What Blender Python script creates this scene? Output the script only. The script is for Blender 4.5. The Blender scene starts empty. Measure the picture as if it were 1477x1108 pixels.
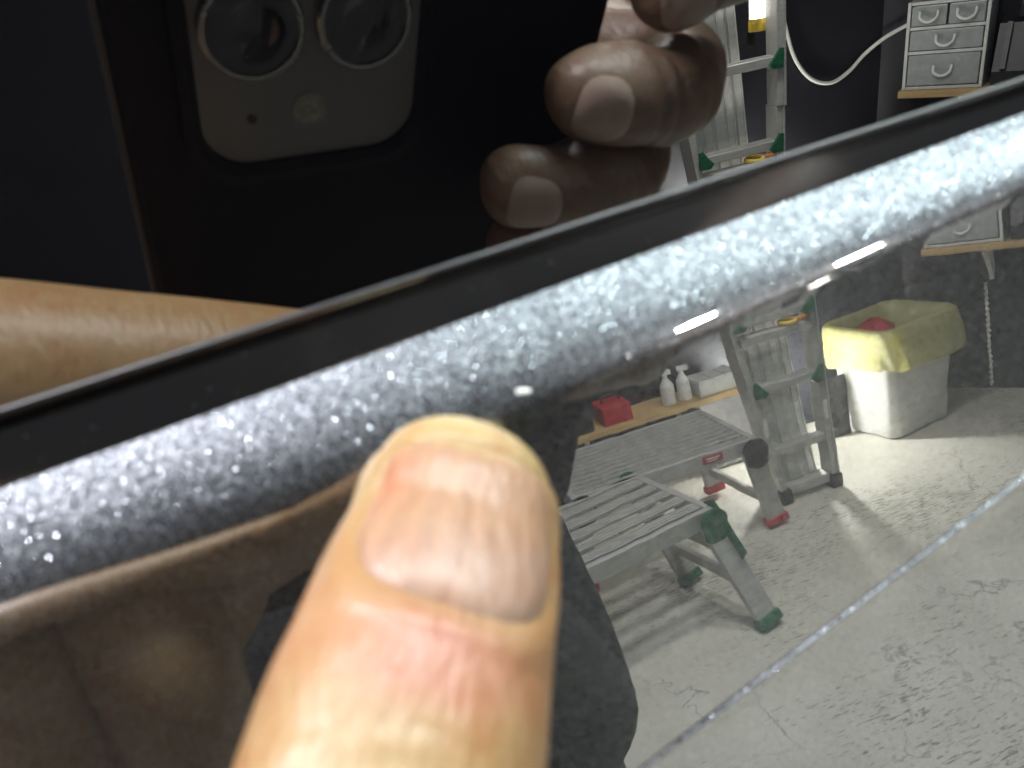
import bpy, bmesh, math, random
import numpy as np
from mathutils import Vector, Matrix
from mathutils.bvhtree import BVHTree
random.seed(4); np.random.seed(4)
S = bpy.context.scene
COL = S.collection
R = math.radians

# ------------------------------------------------------------------ camera, world, lights, exposure
CAMX = Vector((0.940933, -0.289023, -0.176379)); CAMY = Vector((0.279383, 0.368448, 0.886674)); CAMZ = Vector((-0.191283, -0.883579, 0.427433))
def frame(x, y, z, o):
    m = Matrix((x, y, z)).transposed().to_4x4(); m.translation = o; return m
POSE = frame(CAMX, CAMY, CAMZ, Vector((0, 0, 1.6)))          # the pose in which the phone and both hands are held
cd = bpy.data.cameras.new("camera"); cam = bpy.data.objects.new("camera", cd); COL.objects.link(cam)
cam.matrix_world = POSE
cd.sensor_width = 36; cd.lens = 27.05; cd.clip_start = 0.002; cd.clip_end = 60
cd.dof.use_dof = True; cd.dof.focus_distance = 1.8; cd.dof.aperture_fstop = 27.05 / 0.85; cd.dof.aperture_blades = 0
S.camera = cam
W = bpy.data.worlds.new("World"); S.world = W; W.use_nodes = True
W.node_tree.nodes["Background"].inputs[0].default_value = (0.75, 0.85, 1, 1)
W.node_tree.nodes["Background"].inputs[1].default_value = 0.02
S.view_settings.view_transform = 'Standard'; S.view_settings.look = 'None'
S.view_settings.exposure = 0; S.view_settings.gamma = 1
S.cycles.max_bounces = 8; S.cycles.sample_clamp_indirect = 6
LIGHTS = []                                                    # filled by ceiling_light / work_light below
CEIL = 2.9

# ------------------------------------------------------------------ helpers
def link(o, parent=None):
    COL.objects.link(o)
    if parent: o.parent = parent
    return o
def tag(o, label=None, cat=None, group=None, kind=None):
    if label: o['label'] = label
    if cat: o['category'] = cat
    if group: o['group'] = group
    if kind: o['kind'] = kind
    return o
def thing(name, label, cat, loc=(0, 0, 0), rz=0, group=None, mat=None):
    o = bpy.data.objects.new(name, None); o.empty_display_size = 0.05; COL.objects.link(o)
    if mat is not None: o.matrix_world = mat
    else: o.location = loc; o.rotation_euler = (0, 0, rz)
    return tag(o, label, cat, group)
def mesh(name, bm, m, parent=None, smooth=False, recalc=True):
    if recalc: bmesh.ops.recalc_face_normals(bm, faces=bm.faces)
    me = bpy.data.meshes.new(name); bm.to_mesh(me); bm.free()
    if smooth:
        for p in me.polygons: p.use_smooth = True
    if m: me.materials.append(m)
    return link(bpy.data.objects.new(name, me), parent)
def box(bm, c, s, rot=None, bev=0.0):
    r = bmesh.ops.create_cube(bm, size=1.0); vs = r['verts']
    bmesh.ops.scale(bm, verts=vs, vec=s)
    if bev:
        es = list({e for v in vs for e in v.link_edges})
        g = bmesh.ops.bevel(bm, geom=es, offset=bev, segments=2, affect='EDGES', profile=0.5)
        vs = list({v for f in g['faces'] for v in f.verts} | {v for v in vs if v.is_valid})
    if rot is not None: bmesh.ops.rotate(bm, verts=vs, cent=(0, 0, 0), matrix=rot)
    bmesh.ops.translate(bm, verts=vs, vec=c)
    return bm
def bx(c, s, rot=None, bev=0.0): return box(bmesh.new(), c, s, rot, bev)
def bar(bm, a, b, w, t, up=(0, 0, 1), bev=0.0):
    a = Vector(a); b = Vector(b); z = (b - a); L = z.length; z.normalize()
    up = Vector(up); x = up.cross(z)
    if x.length < 1e-4: x = Vector((1, 0, 0)).cross(z)
    x.normalize(); y = z.cross(x)
    return box(bm, (a + b) / 2, (w, t, L), Matrix((x, y, z)).transposed(), bev)
def catmull(pts, n):
    P = [np.array(p, float) for p in pts]; P = [2 * P[0] - P[1]] + P + [2 * P[-1] - P[-2]]; out = []
    m = len(P) - 3
    for i in range(m):
        a, b, c, d = P[i:i + 4]
        for k in range(n):
            t = k / n
            out.append(0.5 * (2 * b + (c - a) * t + (2 * a - 5 * b + 4 * c - d) * t * t + (3 * b - a - 3 * c + d) * t ** 3))
    out.append(P[-2]); return out
def tube(bm, pts, r, n=10, cap=True):
    pts = [Vector(p) for p in pts]; rad = r if hasattr(r, '__len__') else [r] * len(pts)
    rings = []; prev = None
    for i, p in enumerate(pts):
        t = (pts[min(i + 1, len(pts) - 1)] - pts[max(i - 1, 0)]).normalized()
        if prev is None:
            x = t.orthogonal().normalized()
        else:
            x = (prev - t * prev.dot(t)).normalized()
        prev = x; y = t.cross(x)
        rings.append([bm.verts.new(p + (x * math.cos(2 * math.pi * k / n) + y * math.sin(2 * math.pi * k / n)) * rad[i]) for k in range(n)])
    for a, b in zip(rings, rings[1:]):
        for k in range(n): bm.faces.new((a[k], a[(k + 1) % n], b[(k + 1) % n], b[k]))
    if cap: bm.faces.new(rings[0][::-1]); bm.faces.new(rings[-1])
    return bm
def lathe(bm, prof, n=24, c=(0, 0, 0)):
    rings = [[bm.verts.new((c[0] + r * math.cos(2 * math.pi * k / n), c[1] + r * math.sin(2 * math.pi * k / n), c[2] + z)) for k in range(n)] for r, z in prof]
    for a, b in zip(rings, rings[1:]):
        for k in range(n): bm.faces.new((a[k], a[(k + 1) % n], b[(k + 1) % n], b[k]))
    bm.faces.new(rings[0][::-1]); bm.faces.new(rings[-1]); return bm
def grid(bm, rows, wrap=False):
    V = [[bm.verts.new(p) for p in r] for r in rows]
    for a, b in zip(V, V[1:]):
        n = len(a)
        for k in range(n if wrap else n - 1): bm.faces.new((a[k], a[(k + 1) % n], b[(k + 1) % n], b[k]))
    return V
def loft(bm, secs, n=20):
    """secs: (centre, half width vector, half depth vector)"""
    rows = []
    for c, u, v in secs:
        c = Vector(c); u = Vector(u); v = Vector(v)
        rows.append([c + u * math.cos(2 * math.pi * k / n) + v * math.sin(2 * math.pi * k / n) for k in range(n)])
    V = grid(bm, rows, True); bm.faces.new(V[0][::-1]); bm.faces.new(V[-1]); return bm

# ------------------------------------------------------------------ materials
def newmat(name):
    m = bpy.data.materials.new(name); m.use_nodes = True
    nt = m.node_tree; return m, nt, nt.nodes["Principled BSDF"]
def N(nt, t, **kw):
    n = nt.nodes.new(t)
    for k, v in kw.items():
        if k.startswith('_'): setattr(n, k[1:], v)
        else: n.inputs[k.replace('__', ' ')].default_value = v
    return n
def ramp(nt, src, stops):
    r = nt.nodes.new('ShaderNodeValToRGB'); e = r.color_ramp.elements
    while len(e) < len(stops): e.new(0.5)
    for el, (p, c) in zip(e, stops): el.position = p; el.color = (*c, 1) if len(c) == 3 else c
    nt.links.new(src, r.inputs[0]); return r.outputs[0]
def obj_co(nt): return nt.nodes.new('ShaderNodeTexCoord').outputs['Object']
def simple(name, col, rough=0.5, metal=0.0, var=0.15, scale=30, bump=0.0, rvar=0.1, coat=0.0, trans=0.0, spec=0.5, stretch=None):
    m, nt, b = newmat(name); L = nt.links
    co = obj_co(nt)
    if stretch:
        mp = N(nt, 'ShaderNodeMapping'); mp.inputs['Scale'].default_value = stretch; L.new(co, mp.inputs[0]); co = mp.outputs[0]
    no = N(nt, 'ShaderNodeTexNoise', Scale=scale, Detail=6.0, Roughness=0.6); L.new(co, no.inputs['Vector'])
    lo = [max(c * (1 - var), 0) for c in col]; hi = [min(c * (1 + var), 1) for c in col]
    L.new(ramp(nt, no.outputs[0], [(0.3, lo), (0.7, hi)]), b.inputs['Base Color'])
    mr = N(nt, 'ShaderNodeMapRange'); L.new(no.outputs[0], mr.inputs[0]); mr.inputs[3].default_value = max(rough - rvar, 0.02); mr.inputs[4].default_value = min(rough + rvar, 1)
    L.new(mr.outputs[0], b.inputs['Roughness'])
    b.inputs['Metallic'].default_value = metal; b.inputs['Coat Weight'].default_value = coat
    b.inputs['Transmission Weight'].default_value = trans; b.inputs['Specular IOR Level'].default_value = spec
    if bump:
        bp = N(nt, 'ShaderNodeBump', Strength=0.6, Distance=bump); L.new(no.outputs[0], bp.inputs['Height']); L.new(bp.outputs[0], b.inputs['Normal'])
    return m
def emit(name, col, s):
    m, nt, b = newmat(name); b.inputs['Base Color'].default_value = (0.8, 0.8, 0.8, 1)
    b.inputs['Emission Color'].default_value = (*col, 1); b.inputs['Emission Strength'].default_value = s; return m
def normal_jitter(nt, vec, amount):
    """shading normal + a small random vector"""
    L = nt.links
    sub = N(nt, 'ShaderNodeVectorMath', _operation='SUBTRACT'); sub.inputs[1].default_value = (0.5, 0.5, 0.5); L.new(vec, sub.inputs[0])
    sc = N(nt, 'ShaderNodeVectorMath', _operation='SCALE'); L.new(sub.outputs[0], sc.inputs[0])
    if isinstance(amount, float): sc.inputs[3].default_value = amount
    else: L.new(amount, sc.inputs[3])
    return sc.outputs[0]
def car_paint():
    m, nt, b = newmat("metallic_paint"); L = nt.links; co = obj_co(nt); geo = nt.nodes.new('ShaderNodeNewGeometry')
    big = N(nt, 'ShaderNodeTexVoronoi', Scale=4900.0, Randomness=1.0); L.new(co, big.inputs['Vector'])
    spk = N(nt, 'ShaderNodeTexVoronoi', Scale=2900.0, Randomness=1.0); L.new(co, spk.inputs['Vector'])
    sep = nt.nodes.new('ShaderNodeSeparateColor'); L.new(spk.outputs['Color'], sep.inputs[0])
    core = ramp(nt, spk.outputs['Distance'], [(0.30, (1, 1, 1)), (0.36, (0, 0, 0))])
    few = ramp(nt, sep.outputs[2], [(0.68, (0, 0, 0)), (0.70, (1, 1, 1))])
    sel = N(nt, 'ShaderNodeMath', _operation='MULTIPLY'); L.new(core, sel.inputs[0]); L.new(few, sel.inputs[1])
    amt = N(nt, 'ShaderNodeMath', _operation='MULTIPLY'); L.new(sel.outputs[0], amt.inputs[0]); amt.inputs[1].default_value = 0.42
    j1 = normal_jitter(nt, big.outputs['Color'], 0.20); j2 = normal_jitter(nt, spk.outputs['Color'], amt.outputs[0])
    a = N(nt, 'ShaderNodeVectorMath', _operation='ADD'); L.new(j1, a.inputs[0]); L.new(j2, a.inputs[1])
    a2 = N(nt, 'ShaderNodeVectorMath', _operation='ADD'); L.new(a.outputs[0], a2.inputs[0]); L.new(geo.outputs['Normal'], a2.inputs[1])
    nn = N(nt, 'ShaderNodeVectorMath', _operation='NORMALIZE'); L.new(a2.outputs[0], nn.inputs[0]); L.new(nn.outputs[0], b.inputs['Normal'])
    # flakes of slightly different tint and brightness
    cr = ramp(nt, big.outputs['Color'], [(0.0, (0.095, 0.10, 0.112)), (0.4, (0.145, 0.155, 0.168)), (0.65, (0.195, 0.207, 0.222)), (0.85, (0.32, 0.335, 0.355))])
    L.new(cr, b.inputs['Base Color'])
    rg_ = N(nt, 'ShaderNodeMapRange'); L.new(sel.outputs[0], rg_.inputs[0]); rg_.inputs[3].default_value = 0.43; rg_.inputs[4].default_value = 0.16; L.new(rg_.outputs[0], b.inputs['Roughness'])
    b.inputs['Metallic'].default_value = 1.0
    b.inputs['Coat Weight'].default_value = 1.0; b.inputs['Coat Roughness'].default_value = 0.0; b.inputs['Coat IOR'].default_value = 4.0
    no = N(nt, 'ShaderNodeTexNoise', Scale=360.0, Detail=2.0, Roughness=0.5); L.new(co, no.inputs['Vector'])
    j = normal_jitter(nt, no.outputs['Color'], 0.0024)
    c2 = N(nt, 'ShaderNodeVectorMath', _operation='ADD'); L.new(j, c2.inputs[0]); L.new(geo.outputs['Normal'], c2.inputs[1])
    n2 = N(nt, 'ShaderNodeVectorMath', _operation='NORMALIZE'); L.new(c2.outputs[0], n2.inputs[0]); L.new(n2.outputs[0], b.inputs['Coat Normal'])
    return m
def skin(name, attr=True, base=(0.23, 0.16, 0.112)):  # default base tone is darkened to imitate shade on the phone-holding hand
    m, nt, b = newmat(name); L = nt.links; co = obj_co(nt)
    no = N(nt, 'ShaderNodeTexNoise', Scale=230.0, Detail=5.0, Roughness=0.62); L.new(co, no.inputs['Vector'])
    mx = N(nt, 'ShaderNodeMix', _data_type='RGBA', _blend_type='MULTIPLY'); mx.inputs[0].default_value = 1.0
    if attr:
        at = N(nt, 'ShaderNodeAttribute'); at.attribute_name = 'pigment'; L.new(at.outputs['Color'], mx.inputs[6])
    else: mx.inputs[6].default_value = (*base, 1)
    L.new(ramp(nt, no.outputs[0], [(0.30, (0.90, 0.70, 0.60)), (0.5, (0.95, 0.90, 0.86)), (0.70, (1, 1, 1))]), mx.inputs[7])
    L.new(mx.outputs[2], b.inputs['Base Color'])
    b.inputs['Roughness'].default_value = 0.42; b.inputs['Subsurface Weight'].default_value = 0.25
    b.inputs['Subsurface Radius'].default_value = (1.0, 0.35, 0.2); b.inputs['Subsurface Scale'].default_value = 0.0022
    w = N(nt, 'ShaderNodeTexNoise', Scale=900.0, Detail=3.0); mp = N(nt, 'ShaderNodeMapping'); mp.inputs['Scale'].default_value = (1, 0.35, 0.35)
    L.new(co, mp.inputs[0]); L.new(mp.outputs[0], w.inputs['Vector'])
    bp = N(nt, 'ShaderNodeBump', Strength=0.7, Distance=0.0004); L.new(w.outputs[0], bp.inputs['Height']); L.new(bp.outputs[0], b.inputs['Normal'])
    return m
def floor_mat():
    m, nt, b = newmat("painted_concrete_floor"); L = nt.links; co = obj_co(nt)
    n1 = N(nt, 'ShaderNodeTexNoise', Scale=1.6, Detail=8.0, Roughness=0.65); L.new(co, n1.inputs['Vector'])
    base = ramp(nt, n1.outputs[0], [(0.3, (0.43, 0.42, 0.36)), (0.5, (0.55, 0.54, 0.475)), (0.72, (0.63, 0.62, 0.55))])
    def mul(a, f, colr):
        x = N(nt, 'ShaderNodeMix', _data_type='RGBA', _blend_type='MIX'); L.new(f, x.inputs[0]); L.new(a, x.inputs[6]); x.inputs[7].default_value = (*colr, 1); return x.outputs[2]
    def mth(op, a, bb, clamp=False):
        x = N(nt, 'ShaderNodeMath', _operation=op, _use_clamp=clamp)
        for i, q in enumerate((a, bb)):
            if isinstance(q, (int, float)): x.inputs[i].default_value = q
            else: L.new(q, x.inputs[i])
        return x.outputs[0]
    # hairline cracks
    wv = N(nt, 'ShaderNodeTexNoise', Scale=4.0, Detail=5.0, Roughness=0.6); L.new(co, wv.inputs['Vector'])
    ad = N(nt, 'ShaderNodeVectorMath', _operation='MULTIPLY_ADD'); L.new(wv.outputs['Color'], ad.inputs[0]); ad.inputs[1].default_value = (0.35, 0.35, 0.35); L.new(co, ad.inputs[2])
    vo = N(nt, 'ShaderNodeTexVoronoi', _feature='DISTANCE_TO_EDGE', Scale=1.5); L.new(ad.outputs[0], vo.inputs['Vector'])
    crack = ramp(nt, vo.outputs['Distance'], [(0.0, (1, 1, 1)), (0.007, (0, 0, 0))])
    brk = ramp(nt, n1.outputs[0], [(0.46, (0, 0, 0)), (0.56, (1, 1, 1))])
    base = mul(base, mth('MULTIPLY', mth('MULTIPLY', crack, brk), 0.85), (0.13, 0.155, 0.14))
    # short scuffs and bits of dirt, denser in patches
    pat = N(nt, 'ShaderNodeTexNoise', Scale=1.15, Detail=3.0); L.new(co, pat.inputs['Vector'])
    dens = ramp(nt, pat.outputs[0], [(0.44, (0, 0, 0)), (0.66, (1, 1, 1))])
    for ang, sc, th in ((0.5, (12, 105, 1), 0.708), (1.6, (15, 95, 1), 0.718), (2.4, (19, 120, 1), 0.712), (2.5, (55, 55, 1), 0.755)):
        mp = N(nt, 'ShaderNodeMapping'); mp.inputs['Rotation'].default_value = (0, 0, ang); mp.inputs['Scale'].default_value = sc; L.new(co, mp.inputs[0])
        q = N(nt, 'ShaderNodeTexNoise', Scale=1.0, Detail=2.0, Roughness=0.7); L.new(mp.outputs[0], q.inputs['Vector'])
        f = ramp(nt, mth('ADD', q.outputs[0], mth('MULTIPLY', dens, 0.13)), [(th, (0, 0, 0)), (th + 0.02, (1, 1, 1))])
        base = mul(base, mth('MULTIPLY', f, 0.80), (0.13, 0.125, 0.10))
    # pits
    pv = N(nt, 'ShaderNodeTexVoronoi', Scale=3.2); L.new(co, pv.inputs['Vector'])
    pit = ramp(nt, pv.outputs['Distance'], [(0.0, (1, 1, 1)), (0.035, (1, 1, 1)), (0.045, (0, 0, 0))])
    base = mul(base, mth('MULTIPLY', pit, 0.7), (0.2, 0.19, 0.17))
    L.new(base, b.inputs['Base Color'])
    mr = N(nt, 'ShaderNodeMapRange'); L.new(n1.outputs[0], mr.inputs[0]); mr.inputs[3].default_value = 0.3; mr.inputs[4].default_value = 0.62; L.new(mr.outputs[0], b.inputs['Roughness'])
    bp = N(nt, 'ShaderNodeBump', Strength=0.2, Distance=0.002); L.new(n1.outputs[0], bp.inputs['Height']); L.new(bp.outputs[0], b.inputs['Normal'])
    return m
def glass_mat():
    m, nt, b = newmat("dark_window_glass"); L = nt.links
    b.inputs['Base Color'].default_value = (0.004, 0.004, 0.006, 1); b.inputs['Roughness'].default_value = 0.0; b.inputs['IOR'].default_value = 4.0
    co = obj_co(nt); no = N(nt, 'ShaderNodeTexNoise', Scale=700.0, Detail=3.0); L.new(co, no.inputs['Vector'])
    L.new(ramp(nt, no.outputs[0], [(0.3, (0.003, 0.003, 0.005)), (0.8, (0.006, 0.006, 0.008))]), b.inputs['Base Color'])
    return m

def strip_paint():
    m, nt, b = newmat('black_flaked_trim'); L = nt.links; co = obj_co(nt)
    v = N(nt, 'ShaderNodeTexVoronoi', Scale=2600.0); L.new(co, v.inputs['Vector'])
    dot = ramp(nt, v.outputs['Distance'], [(0.0, (1, 1, 1)), (0.16, (1, 1, 1)), (0.22, (0, 0, 0))])
    sel = ramp(nt, v.outputs['Color'], [(0.86, (0, 0, 0)), (0.95, (1, 1, 1))])
    mu = N(nt, 'ShaderNodeMix', _data_type='RGBA', _blend_type='MULTIPLY'); mu.inputs[0].default_value = 1.0; L.new(dot, mu.inputs[6]); L.new(sel, mu.inputs[7])
    mx = N(nt, 'ShaderNodeMix', _data_type='RGBA'); L.new(mu.outputs[2], mx.inputs[0]); mx.inputs[6].default_value = (0.012, 0.012, 0.0125, 1); mx.inputs[7].default_value = (0.16, 0.17, 0.19, 1)
    L.new(mx.outputs[2], b.inputs['Base Color']); b.inputs['Roughness'].default_value = 0.12; b.inputs['IOR'].default_value = 2.0
    return m
M = dict(
    strip=strip_paint(), paint=car_paint(), glass=glass_mat(),
    rubber=simple('black_rubber', (0.035, 0.035, 0.037), 0.35, var=0.3, scale=900),
    chip=simple('primer_white', (0.8, 0.8, 0.76), 0.4, scale=3000),
    alu=simple('brushed_aluminium', (0.48, 0.48, 0.455), 0.42, 0.2, var=0.16, scale=14, stretch=(1, 8, 8)),
    aluflat=simple('dull_aluminium', (0.78, 0.78, 0.74), 0.5, 0.05, var=0.10, scale=9, stretch=(1, 6, 6)),
    green=simple('green_plastic', (0.018, 0.12, 0.06), 0.4), red=simple('red_rubber', (0.42, 0.03, 0.04), 0.45),
    darkmetal=simple('dark_steel', (0.05, 0.05, 0.052), 0.4, 0.4), label=simple('white_sticker', (0.75, 0.75, 0.72), 0.5, var=0.05),
    ink=simple('black_print', (0.03, 0.03, 0.03), 0.6), wood=simple('raw_softwood', (0.52, 0.36, 0.17), 0.6, var=0.2, scale=6, stretch=(1, 14, 14)),
    wall=simple('dark_wall_paint', (0.009, 0.0095, 0.014), 0.62, var=0.25, scale=2.5, bump=0.001), floor=floor_mat(),
    binp=simple('white_bin_plastic', (0.74, 0.74, 0.72), 0.42, var=0.05, scale=4), bag=None,
    smoke=simple('smoky_clear_plastic', (0.36, 0.38, 0.38), 0.25, var=0.12), clear=simple('cloudy_clear_plastic', (0.66, 0.68, 0.66), 0.25, var=0.08), handlep=simple('white_handle_plastic', (0.8, 0.8, 0.78), 0.3, var=0.04),
    orange=simple('orange_plastic', (0.75, 0.24, 0.02), 0.4, var=0.2, scale=12), black=simple('black_plastic', (0.018, 0.018, 0.02), 0.4, var=0.2),
    white=simple('white_plastic', (0.78, 0.78, 0.76), 0.4, var=0.04), cable=simple('white_cable', (0.75, 0.75, 0.70), 0.45, var=0.04),
    yellow=simple('yellow_plastic', (0.7, 0.5, 0.06), 0.4), cloth=simple('black_cloth', (0.012, 0.012, 0.014), 0.9, var=0.35, scale=60, bump=0.002),
    skin=skin('skin'), skin2=skin('skin_in_shade', False), nailp=skin('nail_plate'), nail=simple('fingernail', (0.40, 0.30, 0.235), 0.40, var=0.08, scale=350, rvar=0.05, stretch=(1.0, 0.12, 0.12)),
    hair=simple('black_hair', (0.012, 0.010, 0.009), 0.5, var=0.4, scale=300),
    phoneb=simple('black_phone_case', (0.004, 0.004, 0.0045), 0.6, var=0.2, spec=0.15), plate=simple('grey_glass_plate', (0.10, 0.10, 0.097), 0.35, var=0.05, scale=60),
    lens=simple('lens_glass', (0.006, 0.006, 0.010), 0.06, var=0.2, coat=0.5), ring=simple('lens_ring_steel', (0.25, 0.25, 0.245), 0.25, 0.9, var=0.05, scale=200),
    flashlens=simple('flash_lens', (0.16, 0.155, 0.13), 0.15, var=0.3, scale=900), steel=simple('grey_sheet_steel', (0.30, 0.30, 0.31), 0.35, 0.8, var=0.2, scale=5),
)
def bag_mat():
    m, nt, b = newmat('yellow_film'); L = nt.links; co = obj_co(nt)
    no = N(nt, 'ShaderNodeTexNoise', Scale=22.0, Detail=4.0); L.new(co, no.inputs['Vector'])
    L.new(ramp(nt, no.outputs[0], [(0.3, (0.52, 0.51, 0.25)), (0.7, (0.66, 0.65, 0.40))]), b.inputs['Base Color'])
    b.inputs['Roughness'].default_value = 0.25
    tr = nt.nodes.new('ShaderNodeBsdfTransparent'); tr.inputs[0].default_value = (0.95, 0.93, 0.6, 1)
    tl = nt.nodes.new('ShaderNodeBsdfTranslucent'); tl.inputs[0].default_value = (0.7, 0.66, 0.2, 1)
    m1 = nt.nodes.new('ShaderNodeMixShader'); m1.inputs[0].default_value = 0.3; L.new(b.outputs[0], m1.inputs[1]); L.new(tl.outputs[0], m1.inputs[2])
    m2 = nt.nodes.new('ShaderNodeMixShader'); m2.inputs[0].default_value = 0.22; L.new(m1.outputs[0], m2.inputs[1]); L.new(tr.outputs[0], m2.inputs[2])
    out = [n for n in nt.nodes if n.type == 'OUTPUT_MATERIAL'][0]; L.new(m2.outputs[0], out.inputs[0])
    return m
M['bag'] = bag_mat()

# ------------------------------------------------------------------ the room
tag(mesh('floor', bx((0.2, -1.7, -0.05), (9, 7.4, 0.1)), M['floor']), kind='structure')
tag(mesh('back_wall', bx((-0.85, -3.41, 1.45), (7.4, 0.12, 2.9)), M['wall']), kind='structure')
tag(mesh('side_wall', bx((2.809 + 0.6 * 2.2 + 0.8 * 0.06, -3.35 + 0.8 * 2.2 - 0.6 * 0.06, 1.45), (0.12, 4.6, 2.9), Matrix.Rotation(-math.atan2(0.6, 0.8), 3, 'Z')), M['wall']), kind='structure')
tag(mesh('end_wall', bx((-4.2, -1.0, 1.45), (0.12, 5.0, 2.9)), M['wall']), kind='structure')
tag(mesh('ceiling', bx((0.2, -1.2, CEIL + 0.05), (9, 5.4, 0.1)), M['wall']), kind='structure')

def ceiling_light(loc, size, power, label, col=(1, 0.97, 0.92), rz=0):
    t = thing('ceiling_light', label, 'ceiling light', loc, rz, 'ceiling lights over the car')
    w, l = size
    bm = bmesh.new()
    for s in (-1, 1):
        box(bm, (s * (w / 2 + 0.011), 0, 0.02), (0.02, l + 0.044, 0.05)); box(bm, (0, s * (l / 2 + 0.011), 0.02), (w, 0.02, 0.05))
    mesh('frame', bm, M['white'], t)
    strength = power / (math.pi * w * l)
    bm = bmesh.new(); V = [bm.verts.new((x * w / 2, y * l / 2, 0.02)) for x, y in ((-1, -1), (-1, 1), (1, 1), (1, -1))]; bm.faces.new(V)
    mesh('diffuser', bm, emit('lit_diffuser', col, strength), t, recalc=False)
    return t
ceiling_light((-0.80, -0.02, CEIL - 0.06), (1.1, 0.10), 52, 'ceiling light panel nearest the left end of the door', (0.94, 0.93, 1.0))
ceiling_light((0.86, -0.02, CEIL - 0.06), (1.5, 0.10), 46, 'ceiling light panel over the ladder end of the door', (0.86, 0.99, 1.0))
ceiling_light((0.86, -1.9, CEIL - 0.06), (0.10, 0.26), 34, 'small ceiling light over the deck of the platforms', (1, 0.98, 0.94))
ceiling_light((1.45, -1.9, CEIL - 0.06), (0.10, 0.26), 34, 'small ceiling light between the platforms and the bin', (1, 0.98, 0.94))

# ------------------------------------------------------------------ the car door (millimetres in the door's own frame: x along the belt line, -y outwards, z up)
DX = Vector((0.99813386, -0.00680188, 0.06068386)); DY = Vector((0.00502477, 0.99955541, 0.02938934)); DZ = Vector((-0.06085679, -0.02902958, 0.99772428))
DOOR = frame(DX, DY, DZ, Vector((0.01620077, 0.07559479, 1.57813547)))
door = thing('car_door', 'dark grey metallic car door with black window glass above its bright flared shoulder', 'car door', mat=DOOR)
def soft(x, lim=66, tail=30):
    return x if abs(x) < lim else math.copysign(lim + tail * (1 - math.exp(-(abs(x) - lim) / tail)), x)
def crease(x): s = soft(x); z = 3.645e-5 * s * s + 0.02497 * s - 4.976; return (0.34 * -z, z)          # (out, z)
def planez(x, z): return (7.464 - 0.012217 * x - 0.118395 * z) / 0.9928914
def roll_end(x): s = soft(x); z = 9.678e-5 * s * s + 0.067385 * s - 13.90; return (planez(x, z), z)
def line_z(x): s = x if x < 90 else 90 + 35 * (1 - math.exp(-(x - 90) / 35)); return 0.30507 * s - 64.15
T0, T1 = R(49), R(6.8)
def shoulder(x, t):
    (co, cz), (bo, bz) = crease(x), roll_end(x)
    L = math.hypot(bo - co, bz - cz)
    p1 = (co + math.sin(T0) * L * 0.50, cz - math.cos(T0) * L * 0.50)
    p2 = (bo - math.sin(T1) * L * 0.22, bz + math.cos(T1) * L * 0.22)
    a, b, c, d = (1 - t) ** 3, 3 * t * (1 - t) ** 2, 3 * t * t * (1 - t), t ** 3
    return (a * co + b * p1[0] + c * p2[0] + d * bo, a * cz + b * p1[1] + c * p2[1] + d * bz)
def strip_profile(x):
    out = []
    co, cz = crease(x)
    # edge of the strip, turned in under the glass
    out += [(0.03, -0.45)]
    for t in (0.05, 0.2, 0.35, 0.5, 0.65, 0.8, 0.9, 0.96):
        z = -0.45 + (cz + 0.45) * t; out.append((0.34 * -z - 0.12 * (1 - t), z))
    out += [(co - 0.02, cz + 0.03), (co - 0.25, cz - 0.12), (co - 1.2, cz - 0.4)]
    return out
def profile(x):
    out = []
    for t in (0.0, 0.02, 0.05, 0.09, 0.14, 0.2, 0.26, 0.32, 0.38, 0.44, 0.5, 0.56, 0.62, 0.68, 0.74, 0.8, 0.85, 0.9, 0.94, 0.97, 1.0):
        out.append(shoulder(x, t))
    bo, bz = roll_end(x); kz = line_z(x)
    for t in (0.02, 0.05, 0.1, 0.18, 0.28, 0.4, 0.52, 0.64, 0.75, 0.84, 0.91, 0.96, 0.985):
        z = bz + (kz + 0.55 - bz) * t; out.append((planez(x, z), z))
    z = kz + 0.5; out.append((planez(x, z), z))
    z = kz + 0.34; o = planez(x, z); out.append((o, z))                # fine raised line: a polished upper face and an undercut below it
    for e, l in ((40, 0.03), (58, 0.03), (61, 0.12), (62, 0.12), (63, 0.12), (64, 0.12), (40, 0.05), (5, 0.07), (-45, 0.07), (-70, 0.10), (-72, 0.15), (-50, 0.08)):
        o += math.sin(R(e)) * l; z -= math.cos(R(e)) * l; out.append((max(o, planez(x, z) - 0.03), z))
    z = kz - 0.5; o = planez(x, z) - 0.05; out.append((o, z))
    for k in range(1, 25):                                           # rolls gently inwards under the line
        dz = (0.3 if k < 18 else 8.0 + (k - 18) * 5); sl = 0.118 - 0.05 * min(1, k / 16)
        z -= dz; o += dz * sl; out.append((o, z))
    zz = z
    for k in range(8): zz -= 16; o += 16 * (0.068 - 0.02 * k); out.append((o, zz))
    return out
xs = sorted(set([-430, -380, -330, -280, -230, -190, -160, -135, -115, -100, -90] + [i * 1.5 - 84 for i in range(122)] + [105, 115, 130, 150, 175, 205, 240, 280, 330, 380, 430]))
bm = bmesh.new(); grid(bm, [[Vector((x, -o, z)) / 1000 for o, z in profile(x)] for x in xs])
mesh('door_skin', bm, M['paint'], door, smooth=True)
bm = bmesh.new(); grid(bm, [[Vector((x, -o, z)) / 1000 for o, z in strip_profile(x)] for x in xs]); mesh('belt_trim', bm, M['strip'], door, smooth=True)
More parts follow.
